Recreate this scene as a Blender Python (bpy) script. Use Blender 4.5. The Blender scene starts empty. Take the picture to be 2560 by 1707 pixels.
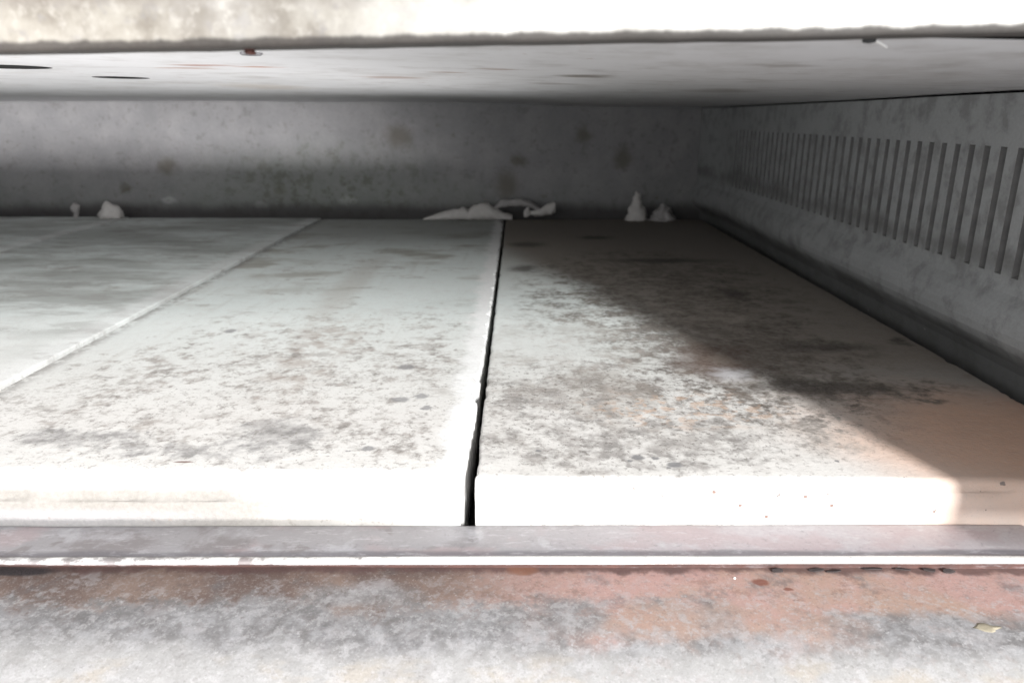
import bpy, bmesh, math, random
from mathutils import Vector, Matrix, noise
S = bpy.context.scene
C = S.collection
R = math.radians
random.seed(7)

# ------------------------------------------------------------------ camera
cam = bpy.data.objects.new('camera', bpy.data.cameras.new('camera'))
C.objects.link(cam)
cam.location = (0, 0, 0.152)
cam.rotation_euler = (R(90 - 17.04), 0, R(0.519))
cam.data.sensor_width = 36
cam.data.lens = 25.867
cam.data.clip_start = 0.005
cam.data.clip_end = 100
cam.data.dof.use_dof = True
cam.data.dof.focus_distance = 0.36
cam.data.dof.aperture_fstop = 14
S.camera = cam
# ------------------------------------------------------------------ light
S.view_settings.view_transform = 'Standard'
S.view_settings.look = 'None'
S.view_settings.exposure = 0
S.view_settings.gamma = 1
S.cycles.max_bounces = 10
S.cycles.diffuse_bounces = 7
w = bpy.data.worlds.new('World'); S.world = w; w.use_nodes = True
bg = w.node_tree.nodes['Background']
bg.inputs[0].default_value = (0.975, 0.98, 1.0, 1)
bg.inputs[1].default_value = 1.5

def aim(o, target):
    o.rotation_euler = (Vector(target) - o.location).to_track_quat('-Z', 'Y').to_euler()

def lamp(name, kind, loc, target, energy, col, **kw):
    l = bpy.data.lights.new(name, kind); o = bpy.data.objects.new(name, l); C.objects.link(o)
    o.location = loc; aim(o, target); l.energy = energy; l.color = col
    for k, v in kw.items(): setattr(l, k, v)
    return o
# the room's window, front right of the oven, and the light the lowered door throws up into the chamber
lamp('window_light', 'AREA', (0.650, -1.00, 0.60), (0.0, 0.45, 0.05), 64, (1.0, 0.995, 0.985),
     shape='RECTANGLE', size=0.115, size_y=0.30)
for nm, loc, tgt, en, soft, flat in (('door_bounce_light', (0.36, -0.80, -0.09), (-0.64, 0.20, 0.062), 320, 0.10, 0.075),
                                     ('low_door_bounce_light', (0.37, -0.85, -0.28), (-0.63, 0.15, 0.20), 330, 0.04, 0.13)):
    o_ = lamp(nm, 'SPOT', loc, tgt, en, (1.0, 0.98, 0.98), spot_size=R(66), spot_blend=0.45, shadow_soft_size=soft)
    o_.scale = (1, flat, 1)      # a wide flat beam: it enters through the low mouth only

# ------------------------------------------------------------------ node helper
class NT:
    def __init__(s, name, rough=0.7, metallic=0.0, spec=0.3, origin=(0, 0, 0)):
        s.m = bpy.data.materials.new(name); s.m.use_nodes = True
        s.t = s.m.node_tree; s.n = s.t.nodes; s.l = s.t.links
        s.b = s.n['Principled BSDF']
        s.b.inputs['Roughness'].default_value = rough
        s.b.inputs['Metallic'].default_value = metallic
        s.b.inputs['Specular IOR Level'].default_value = spec
        tc = s.n.new('ShaderNodeTexCoord')
        s.p = s.vadd(tc.outputs['Object'], origin) if any(origin) else tc.outputs['Object']
        s._w = {}
    def set(s, sock, v):
        if hasattr(v, 'is_linked') or hasattr(v, 'links'): s.l.new(v, sock)
        else: sock.default_value = v
    def math(s, op, a, b=0.0, c=None, clamp=False):
        n = s.n.new('ShaderNodeMath'); n.operation = op; n.use_clamp = clamp
        s.set(n.inputs[0], a); s.set(n.inputs[1], b)
        if c is not None: s.set(n.inputs[2], c)
        return n.outputs[0]
    def vmath(s, op, a, b):
        n = s.n.new('ShaderNodeVectorMath'); n.operation = op
        s.set(n.inputs[0], a); s.set(n.inputs[1], b)
        return n.outputs[1] if op in ('LENGTH', 'DISTANCE') else n.outputs[0]
    def vadd(s, a, b): return s.vmath('ADD', a, b)
    def vmul(s, a, b): return s.vmath('MULTIPLY', a, b)
    def noise(s, scale, detail=4, rough=0.6, stretch=None, off=0.0, dist=0.0, color=False, p=None):
        n = s.n.new('ShaderNodeTexNoise')
        v = p or s.p
        if stretch: v = s.vmul(v, stretch)
        if off: v = s.vadd(v, (off, off * 1.7, off * .6))
        s.l.new(v, n.inputs['Vector'])
        n.inputs['Scale'].default_value = scale; n.inputs['Detail'].default_value = detail
        n.inputs['Roughness'].default_value = rough; n.inputs['Distortion'].default_value = dist
        return n.outputs['Color' if color else 'Fac']
    def step(s, v, lo, hi, a=0.0, b=1.0):
        n = s.n.new('ShaderNodeMapRange'); n.interpolation_type = 'SMOOTHSTEP'
        s.set(n.inputs[0], v)
        for i, q in enumerate((lo, hi, a, b)): s.set(n.inputs[i + 1], q)
        return n.outputs[0]
    def lin(s, v, lo, hi, a=0.0, b=1.0):
        n = s.n.new('ShaderNodeMapRange'); n.clamp = True
        s.set(n.inputs[0], v)
        for i, q in enumerate((lo, hi, a, b)): s.set(n.inputs[i + 1], q)
        return n.outputs[0]
    def mix(s, f, a, b, mode='MIX'):
        n = s.n.new('ShaderNodeMix'); n.data_type = 'RGBA'; n.blend_type = mode
        s.set(n.inputs[0], f)
        for i, q in ((6, a), (7, b)):
            s.set(n.inputs[i], (*q, 1) if isinstance(q, tuple) and len(q) == 3 else q)
        return n.outputs[2]
    def warp(s, amt, scale, detail=3):
        k = (amt, scale)
        if k not in s._w:
            c = s.noise(scale, detail, 0.6, color=True, off=3.1)
            c = s.vmul(s.vadd(c, (-.5, -.5, -.5)), (2 * amt,) * 3)
            s._w[k] = s.vadd(s.p, c)
        return s._w[k]
    def blob(s, c, r, soft=0.5, amt=0.0, scale=60):
        """soft-edged patch round c (object metres); r = radii"""
        p = s.warp(amt, scale) if amt else s.p
        d = s.vmul(s.vadd(p, (-c[0], -c[1], -c[2])), tuple(1.0 / q if q else 0.0 for q in r))
        return s.step(s.vmath('LENGTH', d, (0, 0, 0)), 1 + soft, 1 - soft)
    def mul(s, a, b): return s.math('MULTIPLY', a, b)
    def mx(s, *a):
        o = a[0]
        for q in a[1:]: o = s.math('MAXIMUM', o, q)
        return o
    def sep(s):
        n = s.n.new('ShaderNodeSeparateXYZ'); s.l.new(s.p, n.inputs[0]); return n.outputs
    def done(s, col, bump=None, strength=0.3, dist=0.001, rough=None):
        s.set(s.b.inputs['Base Color'], (*col, 1) if isinstance(col, tuple) else col)
        if rough is not None: s.set(s.b.inputs['Roughness'], rough)
        if bump is not None:
            n = s.n.new('ShaderNodeBump'); n.inputs['Strength'].default_value = strength
            n.inputs['Distance'].default_value = dist
            s.l.new(bump, n.inputs['Height']); s.l.new(n.outputs[0], s.b.inputs['Normal'])
        return s.m

# ------------------------------------------------------------------ object helpers
def obj(name, verts, faces, mat, parent=None, loc=(0, 0, 0), smooth=False):
    me = bpy.data.meshes.new(name); me.from_pydata([tuple(v) for v in verts], [], faces); me.update()
    me.materials.append(mat)
    if smooth: me.shade_smooth()
    o = bpy.data.objects.new(name, me); C.objects.link(o); o.location = loc
    if parent: o.parent = parent
    return o
def empty(name, loc):
    o = bpy.data.objects.new(name, None); C.objects.link(o); o.location = loc; o.empty_display_size = .05
    return o
def tag(o, label, cat, group=None):
    o['label'] = label; o['category'] = cat
    if group: o['group'] = group
    return o
def box(lo, hi):
    (a, b, c), (d, e, f) = lo, hi
    v = [(a, b, c), (d, b, c), (d, e, c), (a, e, c), (a, b, f), (d, b, f), (d, e, f), (a, e, f)]
    return v, [(0, 3, 2, 1), (4, 5, 6, 7), (0, 1, 5, 4), (1, 2, 6, 5), (2, 3, 7, 6), (3, 0, 4, 7)]
def joinm(*parts):
    V, F = [], []
    for v, f in parts:
        k = len(V); V += v; F += [tuple(i + k for i in q) for q in f]
    return V, F
def grid(us, vs, fn):
    V = [fn(u, v) for v in vs for u in us]; n = len(us)
    F = [(j * n + i, j * n + i + 1, (j + 1) * n + i + 1, (j + 1) * n + i)
         for j in range(len(vs) - 1) for i in range(n - 1)]
    return V, F
def span(a, b, n): return [a + (b - a) * i / n for i in range(n + 1)]
def ns(x, y=0.0, z=0.0): return noise.noise(Vector((x, y, z)))
def fr(x, y=0.0, z=0.0, o=4): return noise.fractal(Vector((x, y, z)), 0.9, 2.1, o)
def sst(v, a, b):
    t = max(0, min(1, (v - a) / (b - a))); return t * t * (3 - 2 * t)

# ------------------------------------------------------------------ materials: metal
def mat_back():
    t = NT('back_sheet_steel', rough=0.55, metallic=0.15, spec=0.35)
    big = t.noise(5, 4, 0.6); mid = t.noise(26, 5, 0.62); fine = t.noise(230, 3, 0.6)
    col = t.mix(big, (0.20, 0.198, 0.202), (0.33, 0.328, 0.338))
    col = t.mix(t.step(mid, .38, .68), col, t.mix(.5, col, (0.36, 0.35, 0.355)))
    x, y, z = t.sep()
    g = t.mul(t.step(z, .085, .02), t.noise(9, 3, .6, off=2))
    col = t.mix(t.mul(g, .55), col, (0.19, 0.215, 0.19))
    col = t.mix(t.mul(t.step(t.noise(75, 4, .65, off=8), .60, .74), .5), col, (0.13, 0.105, 0.085))
    st = [(-.542, .077, .014, .012), (-.371, .044, .009, .009), (-.611, .045, .008, .006), (-.018, .050, .017, .019),
          (-.183, .122, .018, .016), (-.001, .086, .012, .009), (.16, .09, .014, .014), (.10, .125, .010, .010)]
    drip = t.mul(t.step(t.noise(34, 4, .6, off=12, stretch=(1, 1, .12)), .48, .75), .12)
    col = t.mix(drip, col, (0.15, 0.145, 0.14))
    m = None
    for (a, b, r1, r2) in st:
        q = t.blob((a, 0, b), (r1, 0, r2), .7, .013, 60); m = q if m is None else t.mx(m, q)
    col = t.mix(t.mul(m, .62), col, (0.105, 0.085, 0.055))
    col = t.mix(t.mul(t.blob((-.266, 0, .026), (.014, 0, .007), .5, .005, 80), .6), col, (0.5, 0.52, 0.5))
    col = t.mix(t.mul(t.blob((-.545, 0, .026), (.011, 0, .005), .5, .004, 80), .6), col, (0.5, 0.5, 0.5))
    col = t.mix(t.mul(t.blob((-.403, 0, .019), (.012, 0, .005), .5, .004, 80), .5), col, (0.5, 0.5, 0.5))
    gr = t.blob((-.30, 0, .045), (.17, 0, .055), .7, .03, 20)
    col = t.mix(t.mul(gr, .30), col, (0.175, 0.215, 0.17))
    col = t.mix(t.mul(t.mul(gr, t.step(t.noise(48, 5, .68, off=16), .50, .62)), .55), col, (0.105, 0.105, 0.075))
    col = t.mix(t.mul(t.step(t.noise(85, 5, .7, off=18), .54, .66), .35), col, (0.13, 0.12, 0.115))
    crud = t.step(t.math('ADD', z, t.mul(t.noise(14, 4, .6, stretch=(1, 1, .3), off=6), -.030)), .014, -.006)
    col = t.mix(t.mul(crud, .7), col, (0.055, 0.048, 0.05))
    col = t.mix(t.lin(fine, .3, .7, .0, .16), col, (0.12, 0.12, 0.12))
    return t.done(col, mid, .15, .002)
def mat_ceiling():
    t = NT('ceiling_sheet_steel', rough=0.45, metallic=0.25, spec=0.4)
    big = t.noise(6, 4, .6); mid = t.noise(40, 5, .62)
    col = t.mix(big, (0.50, 0.50, 0.505), (0.64, 0.64, 0.65))
    col = t.mix(t.mul(t.step(mid, .48, .70), .38), col, (0.30, 0.285, 0.27))
    col = t.mix(t.mul(t.step(t.noise(15, 5, .65, off=14), .50, .68), .35), col, (0.33, 0.315, 0.295))
    for (a, b, r1, r2, c, k) in [(-.126, .310, .013, .006, (.30, .12, .08), .7), (-.106, .318, .010, .004, (.36, .13, .07), .8),
                                 (-.140, .330, .014, .005, (.32, .15, .10), .6), (-.062, .385, .018, .012, (.27, .16, .12), .6),
                                 (.033, .400, .012, .014, (.16, .14, .12), .8), (-.17, .52, .030, .05, (.36, .27, .17), .3),
                                 (.02, .50, .012, .012, (.2, .17, .15), .5), (.10, .30, .012, .006, (.2, .18, .16), .5), (-.03, .33, .008, .006, (.25, .14, .1), .6),
                                 (-.008, .30, .008, .005, (.25, .14, .1), .6), (-.30, .40, .02, .02, (.3, .2, .12), .5), (.14, .55, .02, .03, (.2, .18, .16), .5)]:
        q = 1.2 if a < 0 else 1.0
        col = t.mix(t.mul(t.blob((a * q, b * q, 0), (r1, r2, 0), .6, .006, 90), k), col, c)
    rs = t.mul(t.step(t.noise(95, 4, .65, off=5), .63, .72), t.step(t.noise(9, 2, .5, off=1), .48, .6))
    col = t.mix(t.mul(rs, .6), col, (0.24, 0.13, 0.09))
    return t.done(col, mid, .12, .0015)
def mat_side():
    t = NT('side_sheet_steel', rough=0.5, metallic=0.2, spec=0.4)
    big = t.noise(11, 4, .6); mid = t.noise(60, 5, .65); fine = t.noise(420, 3, .6)
    col = t.mix(big, (0.31, 0.322, 0.326), (0.48, 0.49, 0.495))
    col = t.mix(t.mul(t.step(mid, .44, .66), .52), col, (0.16, 0.16, 0.155))
    x, y, z = t.sep()
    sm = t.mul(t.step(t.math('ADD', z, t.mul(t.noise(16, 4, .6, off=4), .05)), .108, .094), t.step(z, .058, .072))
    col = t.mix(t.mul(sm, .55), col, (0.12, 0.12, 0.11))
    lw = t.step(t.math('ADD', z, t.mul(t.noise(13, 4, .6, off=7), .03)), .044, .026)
    col = t.mix(t.mul(lw, .75), col, (0.075, 0.075, 0.07))  # sooty foot, with the shade below the rolled lip put into the colour
    col = t.mix(t.mul(t.step(t.noise(130, 3, .6, off=2), .68, .74), .6), col, (0.48, 0.48, 0.46))
    col = t.mix(t.lin(fine, .3, .7, 0, .18), col, (0.12, 0.12, 0.12))
    return t.done(col, mid, .15, .001)
def mat_plain(name, c, rough=.6, metallic=0., v=.4, scale=200):
    t = NT(name, rough=rough, metallic=metallic)
    f = t.noise(scale, 4, .6)
    return t.done(t.mix(f, tuple(q * (1 - v) for q in c), tuple(min(1, q * (1 + v)) for q in c)), f, .3, .0005)
def mat_lintel():
    t = NT('lintel_scorched_paint', rough=0.6, spec=0.3)
    x, y, z = t.sep()
    big = t.noise(55, 5, .62); mid = t.noise(210, 5, .65); fine = t.noise(900, 3, .6)
    lit_end = t.step(t.math('ADD', x, t.mul(t.math('SUBTRACT', t.noise(45, 4, .6, off=3), .5), .30)), -.13, .10)  # paler to the right: the stronger light there is put into the colour
    col = t.mix(t.step(big, .38, .62), (0.11, 0.097, 0.081), (0.195, 0.182, 0.158))
    col = t.mix(t.mul(t.step(mid, .5, .66), .7), col, (0.235, 0.222, 0.198))
    col = t.mix(t.mul(t.step(t.noise(150, 4, .65, off=9), .54, .66), .55), col, (0.125, 0.118, 0.118))
    up = t.step(t.math('ADD', z, t.mul(t.noise(70, 4, .6, off=5), .006)), .1795, .1835)
    col = t.mix(t.mul(up, .45), col, (0.09, 0.075, 0.068))
    col = t.mix(lit_end, col, t.mix(mid, (0.27, 0.262, 0.245), (0.44, 0.43, 0.41)))
    n1 = t.math('ADD', t.math('SUBTRACT', z, t.mul(x, .0162)), t.mul(t.math('SUBTRACT', t.noise(120, 4, .6, off=2, stretch=(1, 1, .2)), .5), .0028))
    edge = t.step(n1, .1726, .1712)
    col = t.mix(t.mul(edge, .93), col, t.mix(t.noise(60, 3, .6), (0.012, 0.011, 0.010), (0.032, 0.026, 0.023)))  # shade under the rolled lower edge painted in
    col = t.mix(t.lin(fine, .3, .7, 0, .10), col, (0.12, 0.11, 0.1))
    return t.done(col, mid, .3, .0006)
def mat_rail():
    t = NT('rail_heat_tinted_steel', rough=0.42, metallic=0.25, spec=0.45)
    x, y, z = t.sep()
    wv = t.noise(26, 4, .55, stretch=(1.0, 1.3, 1), dist=1.2); fine = t.noise(700, 3, .6)
    left = t.step(x, .02, -.06)
    col = t.mix(t.step(x, -.02, .1), (0.25, 0.242, 0.25), (0.36, 0.332, 0.345))
    dk = t.mul(t.step(wv, .50, .56), left)
    dk = t.mx(dk, t.blob((-.172, .272, -.0215), (.020, .010, 0), .22, .010, 60), t.blob((-.129, .272, -.0215), (.014, .012, 0), .22, .010, 60))
    col = t.mix(t.mul(dk, .65), col, (0.15, 0.133, 0.133))
    pk = t.mul(t.step(t.noise(34, 3, .6, off=4, stretch=(.6, 1, 1)), .52, .64), .5)
    col = t.mix(pk, col, (0.33, 0.25, 0.255))
    col = t.mix(t.mul(t.step(t.noise(55, 4, .6, off=8), .55, .68), .5), col, (0.40, 0.40, 0.42))
    groove = t.mul(t.step(t.math('ADD', y, t.mul(t.noise(40, 4, .6, off=3, stretch=(.5, 1, 1)), -.005)), .2672, .2650), t.step(y, .2645, .2655))
    col = t.mix(t.mul(groove, .75), col, (0.10, 0.095, 0.105))
    bead = t.step(y, .2655, .2645)
    scuff = t.mul(bead, t.step(t.math('ADD', t.noise(95, 6, .75, off=6), t.step(x, -.18, .04, -.05, .16)), .40, .56))
    col = t.mix(t.mul(bead, .6), col, (0.24, 0.22, 0.21))
    col = t.mix(scuff, col, (0.80, 0.79, 0.77))
    rise = t.step(z, -.0238, -.0252)
    col = t.mix(rise, col, t.mix(t.noise(90, 3, .6), (0.06, 0.045, 0.045), (0.22, 0.11, 0.09)))  # riser darkened by crud and by crease shade put into its colour
    sc = t.step(t.noise(420, 5, .75, off=15, stretch=(.25, 1, 1)), .52, .66)
    col = t.mix(t.mul(sc, .28), col, (0.52, 0.51, 0.53))
    col = t.mix(t.mul(t.step(t.noise(240, 5, .75, off=19), .55, .68), .35), col, (0.12, 0.11, 0.115))
    col = t.mix(t.lin(fine, .3, .7, 0, .2), col, (0.15, 0.14, 0.15))
    return t.done(col, fine, .12, .0003)
def mat_threshold():
    t = NT('threshold_rusted_plate', rough=0.62, metallic=0.1, spec=0.3)
    x, y, z = t.sep()
    big = t.noise(22, 5, .62, off=2); mid = t.noise(120, 6, .74); grain = t.noise(430, 4, .72); fine = t.noise(1600, 2, .6)
    # bare steel, then rust, redder to the right
    col = t.mix(t.step(mid, .36, .66), (0.135, 0.132, 0.132), (0.28, 0.28, 0.287))
    rl = t.mix(t.step(big, .4, .6), (0.105, 0.072, 0.06), (0.175, 0.125, 0.102))
    rr = t.mix(t.step(big, .42, .62), (0.335, 0.23, 0.185), (0.375, 0.24, 0.215))
    rust = t.mix(t.step(x, -.05, .045), rl, rr)
    lim = t.math('ADD', y, t.math('ADD', t.mul(t.math('SUBTRACT', t.noise(24, 4, .6, off=11), .5), .030), t.mul(t.math('SUBTRACT', mid, .5), .040)))
    rm = t.step(lim, .2370, .2490)
    tongue = t.mx(t.blob((.045, .236, -.029), (.030, .012, 0), .8, .024, 70), t.blob((.098, .236, -.029), (.022, .013, 0), .8, .022, 70), t.blob((.17, .247, -.029), (.05, .011, 0), .4, .010, 60), t.blob((.120, .247, -.029), (.05, .010, 0), .4, .010, 60))
    rm = t.mx(rm, tongue)
    rm = t.mul(rm, t.math('SUBTRACT', 1.0, t.mul(t.mx(t.blob((-.062, .2475, -.029), (.020, .008, 0), .5, .008, 60), t.blob((.022, .236, -.029), (.012, .009, 0), .4, .010, 70)), .85)))
    rm = t.mul(rm, t.step(mid, .30, .46, .55, 1.0))
    col = t.mix(rm, col, rust)
    sp = t.mul(t.step(grain, .58, .70), t.step(lim, .262, .228, .25, .95))
    col = t.mix(sp, col, (0.36, 0.355, 0.36))
    dkp = t.mul(t.step(t.noise(48, 5, .65, off=17), .55, .68), .55)
    col = t.mix(dkp, col, (0.09, 0.087, 0.09))
    worn = t.step(t.math('ADD', y, t.math('ADD', t.mul(t.math('SUBTRACT', t.noise(30, 5, .65, off=21), .5), .022), t.mul(x, .02))), .2260, .2130)
    col = t.mix(t.mul(worn, .85), col, t.mix(t.noise(140, 4, .7, off=4), (0.23, 0.228, 0.223), (0.36, 0.357, 0.35)))
    tan = t.mul(t.step(t.noise(28, 4, .6, off=31, stretch=(1, 2.2, 1)), .53, .66), t.step(y, .222, .210))
    col = t.mix(t.mul(tan, .45), col, (0.33, 0.285, 0.225))
    fk = t.noise(170, 8, .78, off=53)
    col = t.mix(t.mul(t.mul(t.step(fk, .525, .56), t.step(lim, .262, .232, .25, .85)), .6), col, t.mix(big, (0.30, 0.295, 0.30), (0.42, 0.415, 0.415)))
    col = t.mix(t.mul(t.mul(t.step(t.noise(150, 8, .78, off=59), .55, .585), t.step(lim, .225, .245, .2, .8)), .6), col, t.mix(t.step(x, -.05, .05), (0.085, 0.06, 0.05), (0.22, 0.13, 0.10)))
    col = t.mix(t.mul(t.step(t.noise(38, 7, .75, off=61), .56, .62), .35), col, (0.33, 0.32, 0.325))
    g1 = t.step(t.noise(620, 3, .75, off=41), .57, .66); g2 = t.step(t.noise(680, 3, .75, off=47), .58, .67)
    col = t.mix(t.mul(g1, .30), col, (0.07, 0.062, 0.06))
    col = t.mix(t.mul(g2, .26), col, (0.50, 0.49, 0.48))
    # burnt crud under the rail nose, with the crease shade put into its colour
    cr = t.step(t.math('ADD', y, t.mul(t.math('SUBTRACT', t.noise(85, 4, .65, off=13, stretch=(.8, .5, 1)), .5), .016)), .2618, .2660)
    col = t.mix(t.mul(cr, .85), col, t.mix(t.noise(110, 3, .6, off=3), (0.025, 0.02, 0.022), (0.15, 0.08, 0.07)))
    col = t.mix(t.blob((-.215, .264, -.029), (.022, .0035, 0), .25, .002, 90), col, (0.025, 0.022, 0.024))
    for (a, b, r) in [(.0985, .2575, .0022), (.108, .2530, .0012), (.002, .2660, .004)]:
        col = t.mix(t.mul(t.blob((a, b, -.029), (r * 1.6, r, 0), .3, .001, 300), .85), col, (0.16, 0.05, 0.03) if r < .003 else (.20, .095, .06))
    col = t.mix(t.lin(fine, .35, .65, 0, .22), col, (0.16, 0.14, 0.14))
    return t.done(col, t.math('ADD', grain, mid), .35, .0005)

# ------------------------------------------------------------------ material: stones
def mat_stone(kind, origin, seed):
    t = NT('baking_stone_' + kind, rough=0.85, spec=0.15, origin=origin)
    x, y, z = t.sep()
    big = t.noise(9, 4, .6, off=seed); mid = t.noise(60, 5, .65, off=seed + 1); fine = t.noise(420, 4, .7, off=seed); grit = t.noise(1500, 2, .6)
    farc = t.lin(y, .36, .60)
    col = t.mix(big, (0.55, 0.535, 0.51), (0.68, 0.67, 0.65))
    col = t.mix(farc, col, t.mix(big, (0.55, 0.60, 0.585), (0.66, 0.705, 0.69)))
    col = t.mix(t.mul(t.step(mid, .5, .7), .35), col, (0.50, 0.49, 0.47))
    topm = t.step(z, -.0035, -.0008)
    # soot blotches: fractal clouds with finer speckle inside them
    cl = t.math('ADD', t.math('ADD', t.mul(t.noise(88, 5, .66, off=seed + 5), .52), t.mul(t.noise(30, 3, .6, off=seed + 2), .24)), t.mul(t.noise(320, 4, .7, off=seed + 9), .24))
    tone = t.noise(130, 4, .65, off=seed + 13)
    def soot(mask, c, lo=.50, hi=.57, k=.8):
        nonlocal col
        sh = t.math('ADD', cl, t.mul(mask, .07))
        c2 = t.mix(t.lin(tone, .35, .65), c, tuple(min(1, q * 2.1 + .04) for q in c))
        col = t.mix(t.mul(t.mul(t.step(sh, lo + .045, hi + .085), t.lin(mask, 0, .35)), k), col, c2)
    def dots(lst, c, k=.9, amt=.0012):
        nonlocal col
        for (a, b, r1, r2) in lst:
            col = t.mix(t.mul(t.blob((a, b, 0), (r1, r2, 0), .3, amt, 400), k), col, c)
    fl = t.math('ADD', t.mul(t.noise(55, 5, .66, off=seed + 21, stretch=(.55, 1.15, 1)), .7), t.mul(t.noise(260, 3, .7, off=seed + 22, stretch=(.7, 1, 1)), .3))
    reg = t.step(t.noise(11, 3, .6, off=seed + 25), .47, .60)
    col = t.mix(t.mul(t.mul(t.step(fl, .53, .60), reg), t.mul(t.step(y, .30, .33), .65)), col, t.mix(t.lin(tone, .35, .65), (0.22, 0.205, 0.19), (0.42, 0.40, 0.375)))
    if kind == 'right':
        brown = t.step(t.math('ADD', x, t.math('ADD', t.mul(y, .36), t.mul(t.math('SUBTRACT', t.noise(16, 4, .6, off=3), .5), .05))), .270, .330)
        col = t.mix(t.mul(brown, t.lin(y, .34, .46, .35, .90)), col, t.mix(mid, (0.16, 0.134, 0.112), (0.24, 0.203, 0.17)))  # brown stain bounded by the jamb's shadow line, deepening that shade in the colour
        shade_tint = t.blob((.240, .335, 0), (.080, .058, 0), .7, .03, 20)
        col = t.mix(t.mul(shade_tint, .85), col, (0.60, 0.37, 0.26))  # warm tint painted over the shaded front corner, softening the shadow edge
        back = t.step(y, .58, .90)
        col = t.mix(t.mul(back, .7), col, (0.21, 0.187, 0.162))  # shade towards the back end put into the colour
        m = t.mx(t.blob((.055, .372, 0), (.085, .070, 0), .45, .02, 30), t.blob((.12, .36, 0), (.05, .045, 0), .5, .02, 30))
        soot(m, (0.165, 0.155, 0.146), .445, .55, .86)
        m2 = t.mx(t.blob((.15, .50, 0), (.075, .13, 0), .5, .03, 25), t.blob((.175, .405, 0), (.07, .02, 0), .5, .02, 30), t.blob((.13, .66, 0), (.10, .16, 0), .6, .03, 20))
        soot(m2, (0.070, 0.058, 0.047), .43, .54, .9)
        soot(t.mul(t.blob((.04, .47, 0), (.07, .08, 0), .6, .02, 30), .7), (0.24, 0.225, 0.21), .5, .6, .7)
        col = t.mix(t.mul(t.blob((.126, .452, 0), (.026, .040, 0), .6, .022, 55), .85), col, (0.085, 0.05, 0.036))
        sm = t.mul(t.step(t.noise(24, 5, .65, off=71), .50, .64), t.blob((.10, .45, 0), (.13, .16, 0), .6, .02, 30))
        col = t.mix(t.mul(sm, .38), col, (0.27, 0.235, 0.20))
        col = t.mix(t.mul(t.blob((.090, .372, 0), (.05, .020, 0), .6, .02, 50), t.mul(t.step(t.noise(120, 3, .6, off=2), .5, .6), .5)), col, (0.55, 0.36, 0.24))
        col = t.mix(t.mul(t.blob((.131, .428, 0), (.011, .010, 0), .7, .010, 90), .55), col, (0.64, 0.65, 0.68))
        pit = t.step(t.noise(300, 5, .75, off=seed), .55, .61)
        col = t.mix(t.mul(t.mul(pit, t.blob((.06, .37, 0), (.13, .09, 0), .5)), .62), col, (0.085, 0.07, 0.06))
        dots([(.0558, .3124, .0030, .0026), (.0637, .3115, .0018, .0016), (.0715, .3049, .0033, .0030), (.0515, .309, .0014, .0010), (.068, .302, .0012, .0008),
              (.0095, .319, .0012, .001), (.147, .3096, .0011, .0012)], (0.17, 0.17, 0.175))
        for (a_, b_, r1, r2) in [(.269, .4995, .006, .008), (.194, .642, .012, .017), (.010, .905, .020, .016), (.006, .755, .013, .017), (.10, .96, .02, .012), (.16, .80, .05, .012), (.21, .485, .03, .010), (.175, .405, .045, .010)]:
            col = t.mix(t.mul(t.blob((a_, b_, 0), (r1, r2, 0), .7, .013, 75), .78), col, (0.05, 0.042, 0.036))
        fs = t.mul(t.step(t.noise(260, 2, .5, off=5), .70, .72), t.step(y, .300, .292))
        col = t.mix(t.mul(fs, .9), col, (0.16, 0.13, 0.12))
        for (a, b) in [(.0857, -.0052), (.1097, -.0171), (.1377, -.0114), (.0977, -.0116), (.1257, -.0071)]:
            col = t.mix(t.blob((a, .289, b), (.0009, 0, .0007), .4, .0003, 900), col, (0.17, 0.10, 0.08))
    elif kind == 'middle':
        m = t.mx(t.blob((-.13, .335, 0), (.13, .030, 0), .5, .02, 30), t.blob((-.22, .43, 0), (.06, .09, 0), .6, .03, 30), t.blob((-.12, .44, 0), (.11, .12, 0), .6, .03, 20))
        soot(t.mul(m, .9), (0.17, 0.155, 0.142), .495, .575, .85)
        soot(t.mx(t.blob((-.215, .331, 0), (.028, .010, 0), .5, .01, 50), t.blob((-.122, .330, 0), (.020, .022, 0), .5, .014, 50), t.blob((-.165, .318, 0), (.03, .006, 0), .6, .01, 50)), (0.20, 0.195, 0.19), .40, .50, .85)
        col = t.mix(t.mul(t.blob((-.135, .47, 0), (.022, .09, 0), .6, .02, 40), t.mul(t.step(mid, .42, .6), .55)), col, (0.32, 0.27, 0.235))
        col = t.mix(t.mul(t.blob((-.158, .69, 0), (.014, .13, 0), .6, .010, 30), .35), col, (0.36, 0.32, 0.28))
        sk = t.mul(t.step(t.noise(15, 5, .62, off=seed + 3, stretch=(.7, 1.4, 1)), .50, .66), t.step(y, .52, .80))
        col = t.mix(t.mul(sk, .72), col, (0.27, 0.25, 0.21))
        col = t.mix(t.mul(t.step(y, .85, 1.02), .6), col, (0.28, 0.28, 0.26))
        pit = t.step(t.noise(280, 5, .75, off=seed), .56, .62)
        col = t.mix(t.mul(t.mul(pit, t.blob((-.12, .36, 0), (.19, .11, 0), .5)), .5), col, (0.14, 0.12, 0.105))
        tr = t.mul(t.step(t.noise(70, 3, .6, off=27, stretch=(1, .10, 1)), .56, .70), t.step(y, .34, .5))
        col = t.mix(t.mul(tr, .22), col, (0.36, 0.34, 0.31))
        lg = t.mul(t.step(t.math('ADD', x, t.mul(t.math('SUBTRACT', cl, .5), .05)), -.287, -.297), t.step(cl, .42, .55))
        col = t.mix(t.mul(lg, .75), col, (0.20, 0.19, 0.18))
        edge = t.step(t.math('ADD', x, t.mul(t.math('SUBTRACT', mid, .5), .030)), -.042, -.030)
        col = t.mix(t.mul(edge, .9), col, (0.77, 0.775, 0.77))
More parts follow.
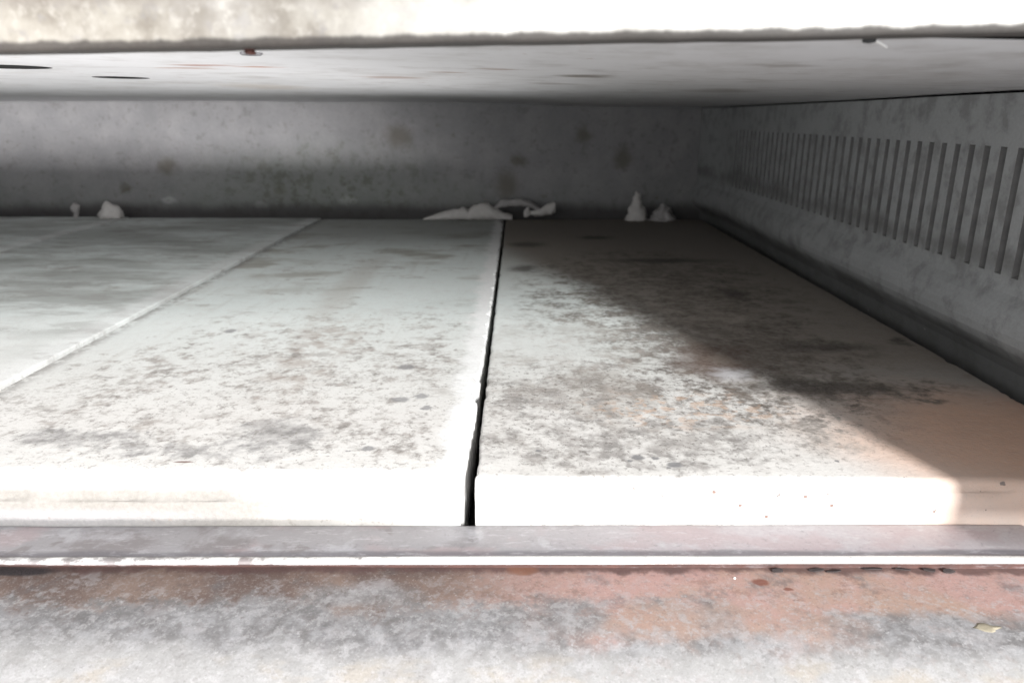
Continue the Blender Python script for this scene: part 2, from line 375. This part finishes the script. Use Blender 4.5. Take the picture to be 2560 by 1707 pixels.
        dots([(-.0718, .3206, .0030, .0027), (-.081, .318, .0012, .0010), (-.1865, .339, .0008, .0012), (-.2126, .5204, .004, .005), (-.055, .39, .004, .004), (-.066, .385, .005, .004), (-.071, .44, .005, .005), (-.05, .372, .003, .003)], (0.20, 0.20, 0.205), .75, .0028)
        dots([(-.154, .306, .0042, .0010)], (0.16, 0.09, 0.07), .9, .0005)
        org = t.mul(t.blob((-.150, .289, -.0125), (.055, 0, .0025), .5, .006, 70), t.step(t.noise(60, 4, .65, off=1, stretch=(.4, 1, 2)), .47, .58))
        col = t.mix(t.mul(org, .7), col, (0.165, 0.095, 0.065))
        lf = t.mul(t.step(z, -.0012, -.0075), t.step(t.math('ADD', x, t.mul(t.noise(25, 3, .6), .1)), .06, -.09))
        col = t.mix(t.mul(lf, .97), col, t.mix(mid, (0.14, 0.13, 0.115), (0.21, 0.20, 0.185)))  # weaker light on the left of the front face put into the colour
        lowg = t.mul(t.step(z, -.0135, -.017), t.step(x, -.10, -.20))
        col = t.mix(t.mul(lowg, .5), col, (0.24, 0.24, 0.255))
        fs = t.mul(t.step(t.noise(280, 2, .5, off=8), .70, .73), t.step(y, .300, .292))
        col = t.mix(t.mul(fs, .8), col, (0.2, 0.17, 0.15))
    else:
        sk = t.step(t.noise(13, 5, .62, off=seed + 3, stretch=(.55, 1.5, 1)), .36, .60)
        near = t.step(t.math('ADD', y, t.mul(x, .55)), .22, .40)
        if kind == 'outer': near = 1.0
        col = t.mix(t.mul(t.mul(sk, near), .60), col, (0.25, 0.255, 0.24))
        sk2 = t.mul(t.step(t.noise(40, 5, .65, off=seed + 6, stretch=(.5, 1.2, 1)), .48, .62), near)
        col = t.mix(t.mul(sk2, .5), col, (0.27, 0.265, 0.25))
        x1 = -.3045 if kind == 'left' else -.6005
        edge = t.step(t.math('ADD', x, t.mul(t.math('SUBTRACT', mid, .5), .02)), x1 - .026, x1 - .010)
        col = t.mix(t.mul(edge, .35), col, (0.76, 0.77, 0.765))  # right edge painted paler for the light it catches
    col = t.mix(t.lin(fine, .35, .65, 0, .16), col, (0.42, 0.40, 0.38))
    col = t.mix(t.mul(t.step(grit, .62, .70), .35), col, (0.30, 0.28, 0.27))
    h = t.math('ADD', t.mul(fine, .6), t.mul(cl, .9))
    return t.done(col, h, .35, .0012)

# ------------------------------------------------------------------ oven
M_in = mat_side()
M_dark = mat_plain('dark_cavity_steel', (0.03, 0.03, 0.03), .8)  # colour kept near black for the shade inside the casing
M_black = mat_plain('hole_dark', (0.004, 0.004, 0.004), .95)  # near black: the shade inside the holes is put into the collar colour
M_case = mat_plain('casing_steel', (0.35, 0.35, 0.36), .45, .4, .15, 60)
oven = empty('pizza_oven', (-.31, .70, -.06))
tag(oven, 'open steel deck oven chamber with rusty front sill and slotted side wall', 'oven')
OP = Vector(oven.location)
def part(name, VF, mat, parent=oven, smooth=False, at=(0, 0, 0)):
    """verts in world metres; object origin at `at` so object coordinates = world when at is 0"""
    base = Vector((0, 0, 0)) if parent is None else WORLD[parent.name]
    o = obj(name, [tuple(Vector(v) - Vector(at)) for v in VF[0]], VF[1], mat, parent, Vector(at) - base, smooth)
    WORLD[o.name] = Vector(at)
    return o
WORLD = {oven.name: OP}
XL, XR, YF, YB = -.905, .2865, .2, 1.16

# casing: a closed sheet box open at the front
a, b, c, d = -.99, .37, 1.26, .2095
part('outer_casing', joinm(box((a, d, .255), (b, c, .262)), box((a, d, -.110), (b, c, -.103)), box((a, c + .0005, -.110), (b, c + .006, .262)),
     box((a - .006, d, -.110), (a - .0005, c + .006, .262)), box((b + .0005, d, -.110), (b + .006, c + .006, .262))), M_dark)
part('deck_pan', box((XL + .001, .2895, -.052), (.285, YB - .001, -.0465)), M_dark)

# back wall, slightly oil-canned, with a folded foot
us = span(XL - .01, XR + .03, 90); vs = span(-.055, .185, 20)
part('back_panel', grid(us, vs, lambda u, v: (u, YB + .0025 * ns(u * 5, v * 9, 3) - .004 * sst(v, .058, .050) + .007 * sst(v, .010, -.004), v)), mat_back(), smooth=True)
# left wall
part('side_panel', grid(span(.215, YB + .01, 8), span(-.055, .185, 4), lambda u, v: (XL, u, v)), M_in)

def ceil_z(x, y):
    z = .1745 - .0085 * sst(x, -.15, .30) - .0022 * sst(y, .5, 1.16) + .0012 * ns(x * 5, y * 4, 1.5)
    z += .0030 * (1 - sst(y, .20, .36)) - .0020 * math.exp(-((x - .12) / .12) ** 2) * sst(y, .8, 1.16)
    return z
# right wall with its row of upright slots
pitch, sw, z0, z1 = .01585, .0060, .0620, .1345
ys = [.4347 + pitch * (k - 11) for k in range(48)]
yl = [.2125]
for y in ys: yl += [y - sw / 2, y, y + sw / 2]
yl += span(ys[-1] + pitch, YB + .01, 14)
prof = [(.170, .2862), (.150, .2860), (z1, .2860), (z1 - .003, .2860), (.098, .2860), (z0 + .003, .2860), (z0, .2860), (.0575, .2855), (.053, .2840), (.048, .2808), (.043, .2785), (.038, .2774),
        (.033, .2772), (.028, .2782), (.023, .2810), (.018, .2855), (.013, .2905), (.007, .2935), (.0, .2945), (-.02, .2950), (-.055, .2950)]
V, F = [], []
n = len(yl)
cenys = set(ys)
for (z, x) in prof:
    for y in yl:
        zz = z
        if y not in cenys and abs(z - (z1 - .003)) < 1e-6: zz = z1 - .002
        if y not in cenys and abs(z - (z0 + .003)) < 1e-6: zz = z0 + .002
        if z == .170: zz = ceil_z(.286, y) - .0015
        wob = .0011 * ns(y * 6, z * 8, 9) if not (z0 - .001 < z < z1 + .001) else .0
        V.append((x + wob - .0115 * sst(y, 1.05, 1.15), y, zz))
rows = len(prof)
for j in range(rows - 1):
    zt, zb = prof[j][0], prof[j + 1][0]
    for i in range(n - 1):
        inslot = (yl[i] in cenys or yl[i + 1] in cenys) and zt <= z1 + 1e-6 and zb >= z0 - 1e-6 
        if inslot: continue
        F.append((j * n + i, j * n + i + 1, (j + 1) * n + i + 1, (j + 1) * n + i))
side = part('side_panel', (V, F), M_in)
side['label'] = 'grey side wall with a row of upright slots'
# each slot: a shallow pressed channel behind its opening
hw = sw / 2; dp = .0075
sv = [(0, -hw, z0), (0, hw, z0), (0, hw, z1), (0, -hw, z1), (dp, -hw * .35, z0 + .004), (dp, hw * .35, z0 + .004), (dp, hw * .35, z1 - .004), (dp, -hw * .35, z1 - .004)]
sf = [(4, 5, 6, 7), (0, 1, 5, 4), (1, 2, 6, 5), (2, 3, 7, 6), (3, 0, 4, 7)]
M_slot = mat_plain('slot_dark_steel', (0.15, 0.15, 0.148), .6, 0, .5, 90)  # darker than the wall steel: part of the recess shade is in the colour
sme = None
for y in ys:
    if sme is None:
        o = part('slot', (sv, sf), M_slot, side); o.location = (.2860, y, 0); sme = o
    else:
        o = sme.copy(); C.objects.link(o); o.parent = side; o.location = (.2860, y, 0)
side_off = WORLD[side.name]

# ceiling sheet with two round holes
holes = [(-.2555, .388, .0200), (-.2550, .498, .0167)]
st = .0040
us = span(XL - .008, XR + .012, int((XR - XL + .02) / .008)); us = [u for u in us if not -.29 < u < -.22] + span(-.29, -.22, 34); us.sort()
vs = span(.2125, .27, 8)[:-1] + span(.27, .36, 11)[:-1] + span(.36, .53, 74)[:-1] + span(.53, YB + .008, 50)
V, F = grid(us, vs, lambda u, v: (u, v, 0))
V = [Vector(v) for v in V]
keep, touched = [], {}
for f in F:
    cx = sum(V[i].x for i in f) / 4; cy = sum(V[i].y for i in f) / 4; inside = None
    for h in holes:
        if math.hypot(cx - h[0], cy - h[1]) < h[2]: inside = h
    if inside:
        for i in f: touched.setdefault(i, []).append(inside)
    else: keep.append(f)
used = set(i for f in keep for i in f)
for i, hs in touched.items():
    if i in used:
        h = hs[0]; dv = Vector((V[i].x - h[0], V[i].y - h[1], 0)); dv.normalize()
        V[i].x = h[0] + dv.x * h[2]; V[i].y = h[1] + dv.y * h[2]
V = [(v.x, v.y, ceil_z(v.x, v.y)) for v in V]
ceil = part('ceiling_panel', (V, keep), mat_ceiling(), smooth=True)
for h in holes:      # turned-up collar of each hole
    k = 40; cv = []
    for zz in (0, .012):
        for i in range(k):
            t_ = 2 * math.pi * i / k; X = h[0] + h[2] * math.cos(t_); Y = h[1] + h[2] * math.sin(t_)
            cv.append((X, Y, ceil_z(X, Y) + zz))
    part('hole_collar', (cv, [(i, (i + 1) % k, k + (i + 1) % k, k + i) for i in range(k)]), M_black, ceil)

# rusty bolt end, a ring modelled for the round mark on the sheet, and a loose screw clip, hanging from the ceiling
M_rust = mat_plain('bolt_rust', (0.035, 0.012, 0.009), .8, 0, .5, 700)
M_ring = mat_plain('ring_steel', (0.16, 0.16, 0.165), .6, .2, .1, 300)
def lathe(pr, k=24, wob=0.0):
    V, F = [], []
    for (r, z) in pr:
        for i in range(k):
            t_ = 2 * math.pi * i / k; rr = r * (1 + wob * ns(math.cos(t_) * 2, math.sin(t_) * 2, z * 900))
            V.append((rr * math.cos(t_), rr * math.sin(t_), z))
    for j in range(len(pr) - 1):
        for i in range(k): F.append((j * k + i, j * k + (i + 1) % k, (j + 1) * k + (i + 1) % k, (j + 1) * k + i))
    F.append(tuple(range(k))[::-1]); F.append(tuple(range((len(pr) - 1) * k, len(pr) * k)))
    return V, F
bx, by = -.1030, .3020; bz = ceil_z(bx, by)
wv, wf = lathe([(.0030, -.0002), (.0036, -.0007), (.0042, -.0002), (.0042, .0006)], 28)
part('ceiling_ring', ([(x + bx, y + by, z + bz - .0003) for x, y, z in wv], wf[:-2]), M_ring, ceil, True)
cx, cy = .0960, .2170; cz = ceil_z(cx, cy)
cv = []
for i in range(7):
    t_ = i / 6; ww = .0009 * (1 - .55 * t_)
    cv += [(cx + .0045 * t_, cy - ww, cz - .0004 - .0020 * t_ ** 1.3), (cx + .0045 * t_, cy + ww, cz - .0004 - .0020 * t_ ** 1.3)]
cf = [(2 * i, 2 * i + 1, 2 * i + 3, 2 * i + 2) for i in range(6)]
cl_ = part('clip', (cv, cf), mat_plain('clip_glint_steel', (0.75, 0.74, 0.72), .35, .3, .05, 300), ceil)  # pale colour stands in for the glint on the clip
sm_ = cl_.modifiers.new('thick', 'SOLIDIFY'); sm_.thickness = .0003
sv_, sf_ = lathe([(.0006, -.0008), (.0015, -.0006), (.0018, -.0002), (.0018, .0003)], 16, .1)
part('screw', ([(x + cx - .0004, y + cy, z + cz - .0004) for x, y, z in sv_], sf_), M_dark, ceil, True)

# lintel over the mouth: face, rolled lower edge and return flange
def lin_z(x): return .1697 + .0162 * max(-.16, min(.24, x)) + .00035 * ns(x * 22, 4) + .00015 * ns(x * 90, 8)
lp = [(.2000, .0853), (.2000, .04), (.2000, .014), (.2000, .006), (.2000, .0026), (.20005, .0012), (.2004, .0005), (.2012, .0001), (.2030, .0), (.2075, .0), (.2120, .0002), (.2120, .003), (.2120, .06)]
us = span(-.99, .37, 360)
V, F = grid(us, range(len(lp)), lambda u, j: (u, lp[j][0] + .00025 * ns(u * 30, j * .4, 2), (lin_z(u) + lp[j][1]) if j not in (0,) else .2550))
part('lintel', (V, F), mat_lintel(), smooth=True)
bx, by = -.0702, .2050; bz = lin_z(bx)
bv, bf = lathe([(.0006, -.0014), (.0013, -.0013), (.0015, -.0008), (.0012, -.0004), (.0016, .0), (.0017, .0006)], 12, .3)
part('bolt', ([(x + bx - .2 * z, y + by, z + bz) for x, y, z in bv], bf), M_rust, bpy.data.objects['lintel'])
# jambs left and right of the mouth (just beyond the picture)
M_jamb = mat_plain('jamb_scorched_paint', (0.5, 0.47, 0.42), .6, 0, .25, 120)
part('jamb', joinm(box((.2220, .1995, .0190), (.3700, .2118, .1640)), box((.3100, .1995, -.060), (.3700, .2118, .0190))), M_jamb)
part('jamb', box((-.990, .1995, -.060), (-.8800, .2118, .1500)), M_jamb)

# front rail that holds the stones, with a rolled nose
rp = [(.2886, -.034), (.2886, -.0222), (.2882, -.0217), (.2870, -.0215), (.2800, -.0215), (.2740, -.0216), (.2690, -.0218), (.2668, -.0223), (.2656, -.0224), (.2646, -.0219), (.2634, -.0215), (.2620, -.0216),
      (.2611, -.0220), (.2607, -.0226), (.2610, -.0233), (.2622, -.0237), (.2660, -.0240), (.2672, -.0250), (.2674, -.0300)]
us = span(-.880, .222, 420)
V, F = grid(us, range(len(rp)), lambda u, j: (u, rp[j][0] + .00030 * ns(u * 14, j * .15), rp[j][1] + .0022 * max(-.2, min(.2, u)) * 3.6 + .00012 * ns(u * 40, j * .2, 5)))
part('front_rail', (V, F), mat_rail(), smooth=True)
# sill plate, bending over at its front edge
def sill_z(x, y):
    z = -.029 + .004 * max(-.2, min(.2, x)) + .00035 * ns(x * 18, y * 25, 4)
    if y < .233: z -= (.233 - y) ** 2 / (2 * .07)
    return z
us = span(-.880, .222, 240); vs = span(.172, .2680, 40)
V, F = grid(us, vs, lambda u, v: (u, v, sill_z(u, v)))
k = len(V)
V += [(u, .170, -.110) for u in us]
F += [(i + 1, i, k + i, k + i + 1) for i in range(len(us) - 1)]
part('front_sill', (V, F), mat_threshold(), smooth=True)

# ------------------------------------------------------------------ baking stones
def stone(kind, x0, x1, dz, seed, label, chipR=.0004, chipL=.0003, y0=.2890, y1=1.135, bevR=.0015, skew=0.0):
    ox, oy = (x0 + x1) / 2, (y0 + y1) / 2
    def nodes(a, b, e, n):
        r = [a, a + .0003, a + .0008, a + .0016, a + .003, a + .0045, a + .006, a + .010, a + e]
        return r + span(a + e, b - e, n)[1:-1] + [b - e, b - .010, b - .006, b - .0045, b - .003, b - .0016, b - .0008, b - .0003, b]
    def ylist():
        r = [y0, y0 + .0003, y0 + .0010, y0 + .002, y0 + .0032, y0 + .0045, y0 + .0054, y0 + .0060]
        return r + span(y0 + .0066, y0 + .0125, 8) + span(y0 + .0131, .45, 200) + span(.45, .75, 190)[1:] + span(.75, y1 - .004, 60)[1:] + [y1 - .002, y1 - .0008, y1]
    xs, yy = nodes(x0, x1, .02, 44), ylist()
    rf = .0110 if kind == 'middle' else .0050
    rc = random.Random(int(seed * 10)); chips = []
    v_ = y0
    while v_ < y1:
        v_ += rc.expovariate(1 / .011); w_ = rc.uniform(.0012, .007) * (1 if rc.random() < .75 else 1.8)
        chips.append((v_, w_, rc.uniform(.25, 1) * w_ * .42, rc.uniform(.2, .8)))
    def chip(v):
        o = 0
        for c, w_, dpt, k in chips:
            t_ = (v - c) / w_ + .5
            if 0 < t_ < 1: o = max(o, dpt * (t_ / k if t_ < k else (1 - t_) / (1 - k)))
        return o
    chv = {}
    def top(u, v):
        if v not in chv: chv[v] = chip(v)
        z = .0003 * ns(u * 16, v * 16, seed) + .00016 * ns(u * 120, v * 120, seed)
        # rounded arrises
        d = v - y0 + .0012 * max(-.5, fr(u * 40, seed, 9)) - .0006
        d = max(d, 0)
        if d < rf: z -= rf * (1 - math.sqrt(max(0, 1 - (1 - d / rf) ** 2)))
        d = y1 - v
        if d < .002: z -= (.002 - d) * .8
        dl, dr = u - x0, x1 - u
        big = max(0, fr(v * 45, seed, 1) + .15); sm = max(0, fr(v * 190, seed, 7))
        cr = chipR * (.9 * big * big + .7 * sm + chv[v] * (1500 if kind in ('middle', 'right') else 250))
        bl, brr = .0012 + .001 * max(0, ns(v * 80, 9, seed)), bevR * (.6 + 1.2 * max(0, ns(v * 35, seed, 2))) + cr * .12
        X = u - skew * (1 - sst(v, .289, .37)) * sst(u, ox, x1)
        if dr < .02:
            k_ = 1 - dr / .02
            X -= cr * k_ ** 9
            if dr < brr: z -= brr * (1 - math.sqrt(max(0, 1 - (1 - dr / brr) ** 2))) * .8
            z -= .0007 * (k_ ** 2) * (1 if kind == 'middle' else .5)
        if dl < .02:
            cl2 = chipL * (2.0 * max(0, fr(v * 60, seed, 3)) + max(0, fr(v * 200, seed, 4)))
            X += cl2 * (1 - dl / .02) ** 5
            if dl < bl: z -= bl * (1 - math.sqrt(max(0, 1 - (1 - dl / bl) ** 2)))
        Y = v + (.00025 * fr(u * 60, seed, 5) * (1 - min(1, (v - y0) / .01)) if v < y0 + .01 else 0)
        return (X - ox, Y - oy, z)
    V, F = grid(xs, yy, top)
    nx, ny = len(xs), len(yy)
    ring = [i for i in range(nx)] + [j * nx + nx - 1 for j in range(1, ny)] + [(ny - 1) * nx + i for i in range(nx - 2, -1, -1)] + [j * nx for j in range(ny - 2, 0, -1)]
    prev = ring
    for zz in (-.0125, -.0150, -.018, -.038):
        cur = []
        for q in ring:
            x, y, z = V[q]
            wv = .00035 * fr((x + ox) * 70, zz * 200, seed + y * 60)
            V.append((x + (wv if abs(x) > (x1 - x0) / 2 - .004 else 0), y + (wv if y < -(y1 - y0) / 2 + .002 else 0), zz)); cur.append(len(V) - 1)
        m = len(ring)
        F += [(prev[i], cur[i], cur[(i + 1) % m], prev[(i + 1) % m]) for i in range(m)]
        prev = cur
    F.append(tuple(prev[::-1]))
    o = obj('baking_stone', V, F, mat_stone(kind, (ox, oy, 0), seed), None, (ox, oy, dz), True)
    return tag(o, label, 'baking stone', 'baking stones side by side on the oven floor')
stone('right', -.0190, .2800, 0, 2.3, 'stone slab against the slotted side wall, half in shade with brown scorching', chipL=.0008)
stone('middle', -.3012, -.0226, .0000, 5.7, 'white speckled stone slab left of the open black joint, chipped along its right edge', chipR=.0013, bevR=.0018, skew=.0015)
stone('left', -.5980, -.3038, .0020, 8.1, 'grey streaked stone slab with a bright right edge standing slightly proud of its neighbour', bevR=.0016, chipR=.0005)
stone('outer', -.8950, -.5995, .0032, 11.9, 'farthest left stone slab, only its back corner in view', bevR=.0030, chipR=.0010)

# ------------------------------------------------------------------ scraps lying at the back of the stones
M_scrap = mat_plain('white_scrap', (0.62, 0.60, 0.58), .8, 0, .18, 160)
M_scrap_d = mat_plain('grey_scrap', (0.40, 0.385, 0.38), .8, 0, .3, 140)
def crumple(name, pr, loc, seed, label, cat, depth=.012, mat=M_scrap, rough=.25, k=14):
    """lump swept along x: pr = (x, height, base lift)"""
    V, F = [], []
    ext = []
    for a, b in zip(pr[:-1], pr[1:]):
        for i in range(4): ext.append(tuple(a[q] + (b[q] - a[q]) * i / 4 for q in range(3)))
    ext.append(pr[-1])
    for (x, h, lift) in ext:
        for i in range(k):
            t_ = 2 * math.pi * i / k
            rr = 1 + rough * fr(x * 130, math.cos(t_) * 1.4 + seed, math.sin(t_) * 1.4)
            V.append((x + .0016 * ns(x * 300, i, seed), math.cos(t_) * min(depth, .35 * depth + h * .45) * rr, lift + max(0.0002, (h / 2) * (1 + math.sin(t_) * rr))))
    m = len(ext)
    for j in range(m - 1):
        for i in range(k): F.append((j * k + i, (j + 1) * k + i, (j + 1) * k + (i + 1) % k, j * k + (i + 1) % k))
    F.append(tuple(range(k))); F.append(tuple(range((m - 1) * k, m * k))[::-1])
    o = obj(name, V, F, mat, None, loc, True)
    return tag(o, label, cat)
YS = 1.122
crumple('foil_scrap', [(-.078, .003, 0), (-.066, .007, 0), (-.045, .014, 0), (-.018, .019, 0), (-.010, .016, 0), (-.002, .024, 0), (.018, .027, 0), (.026, .020, 0), (.042, .013, 0), (.056, .008, 0)],
        (-.066, YS, .0005), 1.2, 'long white wedge of crumpled scrap lying over the back end of the black joint', 'scrap', .012)
crumple('foil_scrap', [(-.040, .006, .014), (-.030, .010, .019), (-.016, .011, .019), (.0, .012, .020), (.014, .010, .018), (.026, .008, .013), (.032, .005, .009)],
        (.003, YS + .006, .0006), 3.4, 'grey arched flake perched behind the right end of the long white wedge', 'scrap', .006, M_scrap_d, .5)
crumple('foil_scrap', [(-.022, .010, .004), (-.016, .016, .004), (-.013, .006, .008), (-.004, .011, .005), (.008, .014, .006), (.020, .020, .008), (.025, .016, .010)],
        (.030, YS + .004, .0006), 5.1, 'ragged pale scrap with upturned right end beside the arched flake', 'scrap', .008, M_scrap, .4)
def lump(name, prl, loc, seed, label, cat, mat, wob=.3, sq=1.0):
    pf = []
    for p_, q_ in zip(prl[:-1], prl[1:]): pf += [p_, ((p_[0] + q_[0]) / 2, (p_[1] + q_[1]) / 2)]
    V, F = lathe(pf + [prl[-1]], 22, 0)
    V = [(x * (1 + wob * fr(x * 150 + seed, y * 150, z * 170, 5)) + .0022 * fr(z * 110, seed) + .0010 * ns(x * 400, y * 400, z * 400), y * sq * (1 + wob * fr(x * 150, y * 150 + seed, z * 170, 5)), max(0, z * (1 + .25 * fr(x * 120, y * 120, seed)))) for x, y, z in V]
    return tag(obj(name, V, F, mat, None, loc, True), label, cat)
lump('plaster_lump', [(.0150, 0), (.0155, .004), (.0138, .010), (.0128, .016), (.0100, .021), (.0066, .025), (.0062, .029), (.0068, .033), (.0052, .037), (.0015, .039)],
     (.1780, YS, .0004), 2.2, 'upright white lump with a narrow knob on top', 'lump', M_scrap, .45, .7)
lump('plaster_lump', [(.0190, 0), (.0180, .004), (.0130, .009), (.0110, .014), (.0100, .018), (.0070, .022), (.0030, .025)],
     (.2190, YS + .002, .0004), 6.6, 'squat grey lump in the back corner beside the slotted wall', 'lump', M_scrap_d, .8, .7)
lump('plaster_lump', [(.0190, 0), (.0178, .005), (.0140, .012), (.0110, .017), (.0070, .0205), (.0020, .022)],
     (-.621, YS, .0034), 9.2, 'smooth pale cone standing alone at the left of the back wall', 'lump', M_scrap, .32, .7)
lump('plaster_lump', [(.0040, 0), (.0036, .006), (.0060, .012), (.0064, .017), (.0030, .021)],
     (-.676, YS + .004, .0034), 4.2, 'tiny pale speck on a stalk left of the pale cone', 'lump', M_scrap_d, .3, .8)

# ------------------------------------------------------------------ crumbs on the rail and sill
M_flake = mat_plain('cream_flake', (0.27, 0.24, 0.18), .8, 0, .25, 500)
def crumb(x, y, z, r, sq, mat, label, seed, fl=1.0):
    V, F = lathe([(r * .6, 0), (r, r * .2 * fl), (r * .8, r * .5 * fl), (r * .3, r * .62 * fl)], 12)
    V = [(px * sq * (1 + .8 * fr(px * 420, py * 420, seed)), py * (1 + .8 * fr(px * 420, py * 420, seed + 5)), max(0, pz * (1 + .6 * ns(px * 900, py * 900, seed)))) for px, py, pz in V]
    return tag(obj('crumb', V, F, mat, None, (x, y, z), True), label, 'crumb', 'crumbs on the front rail and sill')
M_white = mat_plain('white_crumb', (0.78, 0.77, 0.74), .8, 0, .1, 500)
crumb(.1172, .2612, -.0212, .0011, 1.3, M_white, 'white crumb stuck on the bright nose of the rail', 1)
crumb(.1735, .2300, sill_z(.1735, .23), .0024, 2.0, M_flake, 'cream coloured flat flake on the sill near the lower right corner', 2, .16)
crumb(.0885, .2600, sill_z(.0885, .26), .0006, 1.0, M_white, 'tiny white crumb on the dark line under the rail', 3)

M_scale = mat_plain('burnt_scale', (0.035, 0.028, 0.028), .7, 0, .6, 500)
fr_ = random.Random(4)
for i, fx in enumerate((.108, .124, .131, .147, .160, .171, .178)):
    fy = .2652 + fr_.uniform(-.0008, .0012)
    k = 9; rr = fr_.uniform(.0018, .0036); V, F = [], []
    for z_, q in ((0, 1.0), (.0005, .95)):
        for j in range(k):
            t_ = 2 * math.pi * j / k; q2 = q * (1 + .5 * ns(math.cos(t_) * 1.6 + i * 7, math.sin(t_) * 1.6))
            V.append((rr * 1.35 * math.cos(t_) * q2, rr * .42 * math.sin(t_) * q2, z_ + .0004 * math.sin(t_ + i)))
    F = [(j, (j + 1) % k, k + (j + 1) % k, k + j) for j in range(k)] + [tuple(range(k))[::-1], tuple(range(k, 2 * k))]
    tag(obj('scale_flake', V, F, M_scale, None, (fx, fy, sill_z(fx, fy) + .0003)), '%s of the seven dark burnt flakes in the seam under the rail' % ('leftmost', 'second from the left', 'third from the left', 'middle one', 'third from the right', 'second from the right', 'rightmost')[i], 'flake', 'burnt flakes in the seam under the rail')
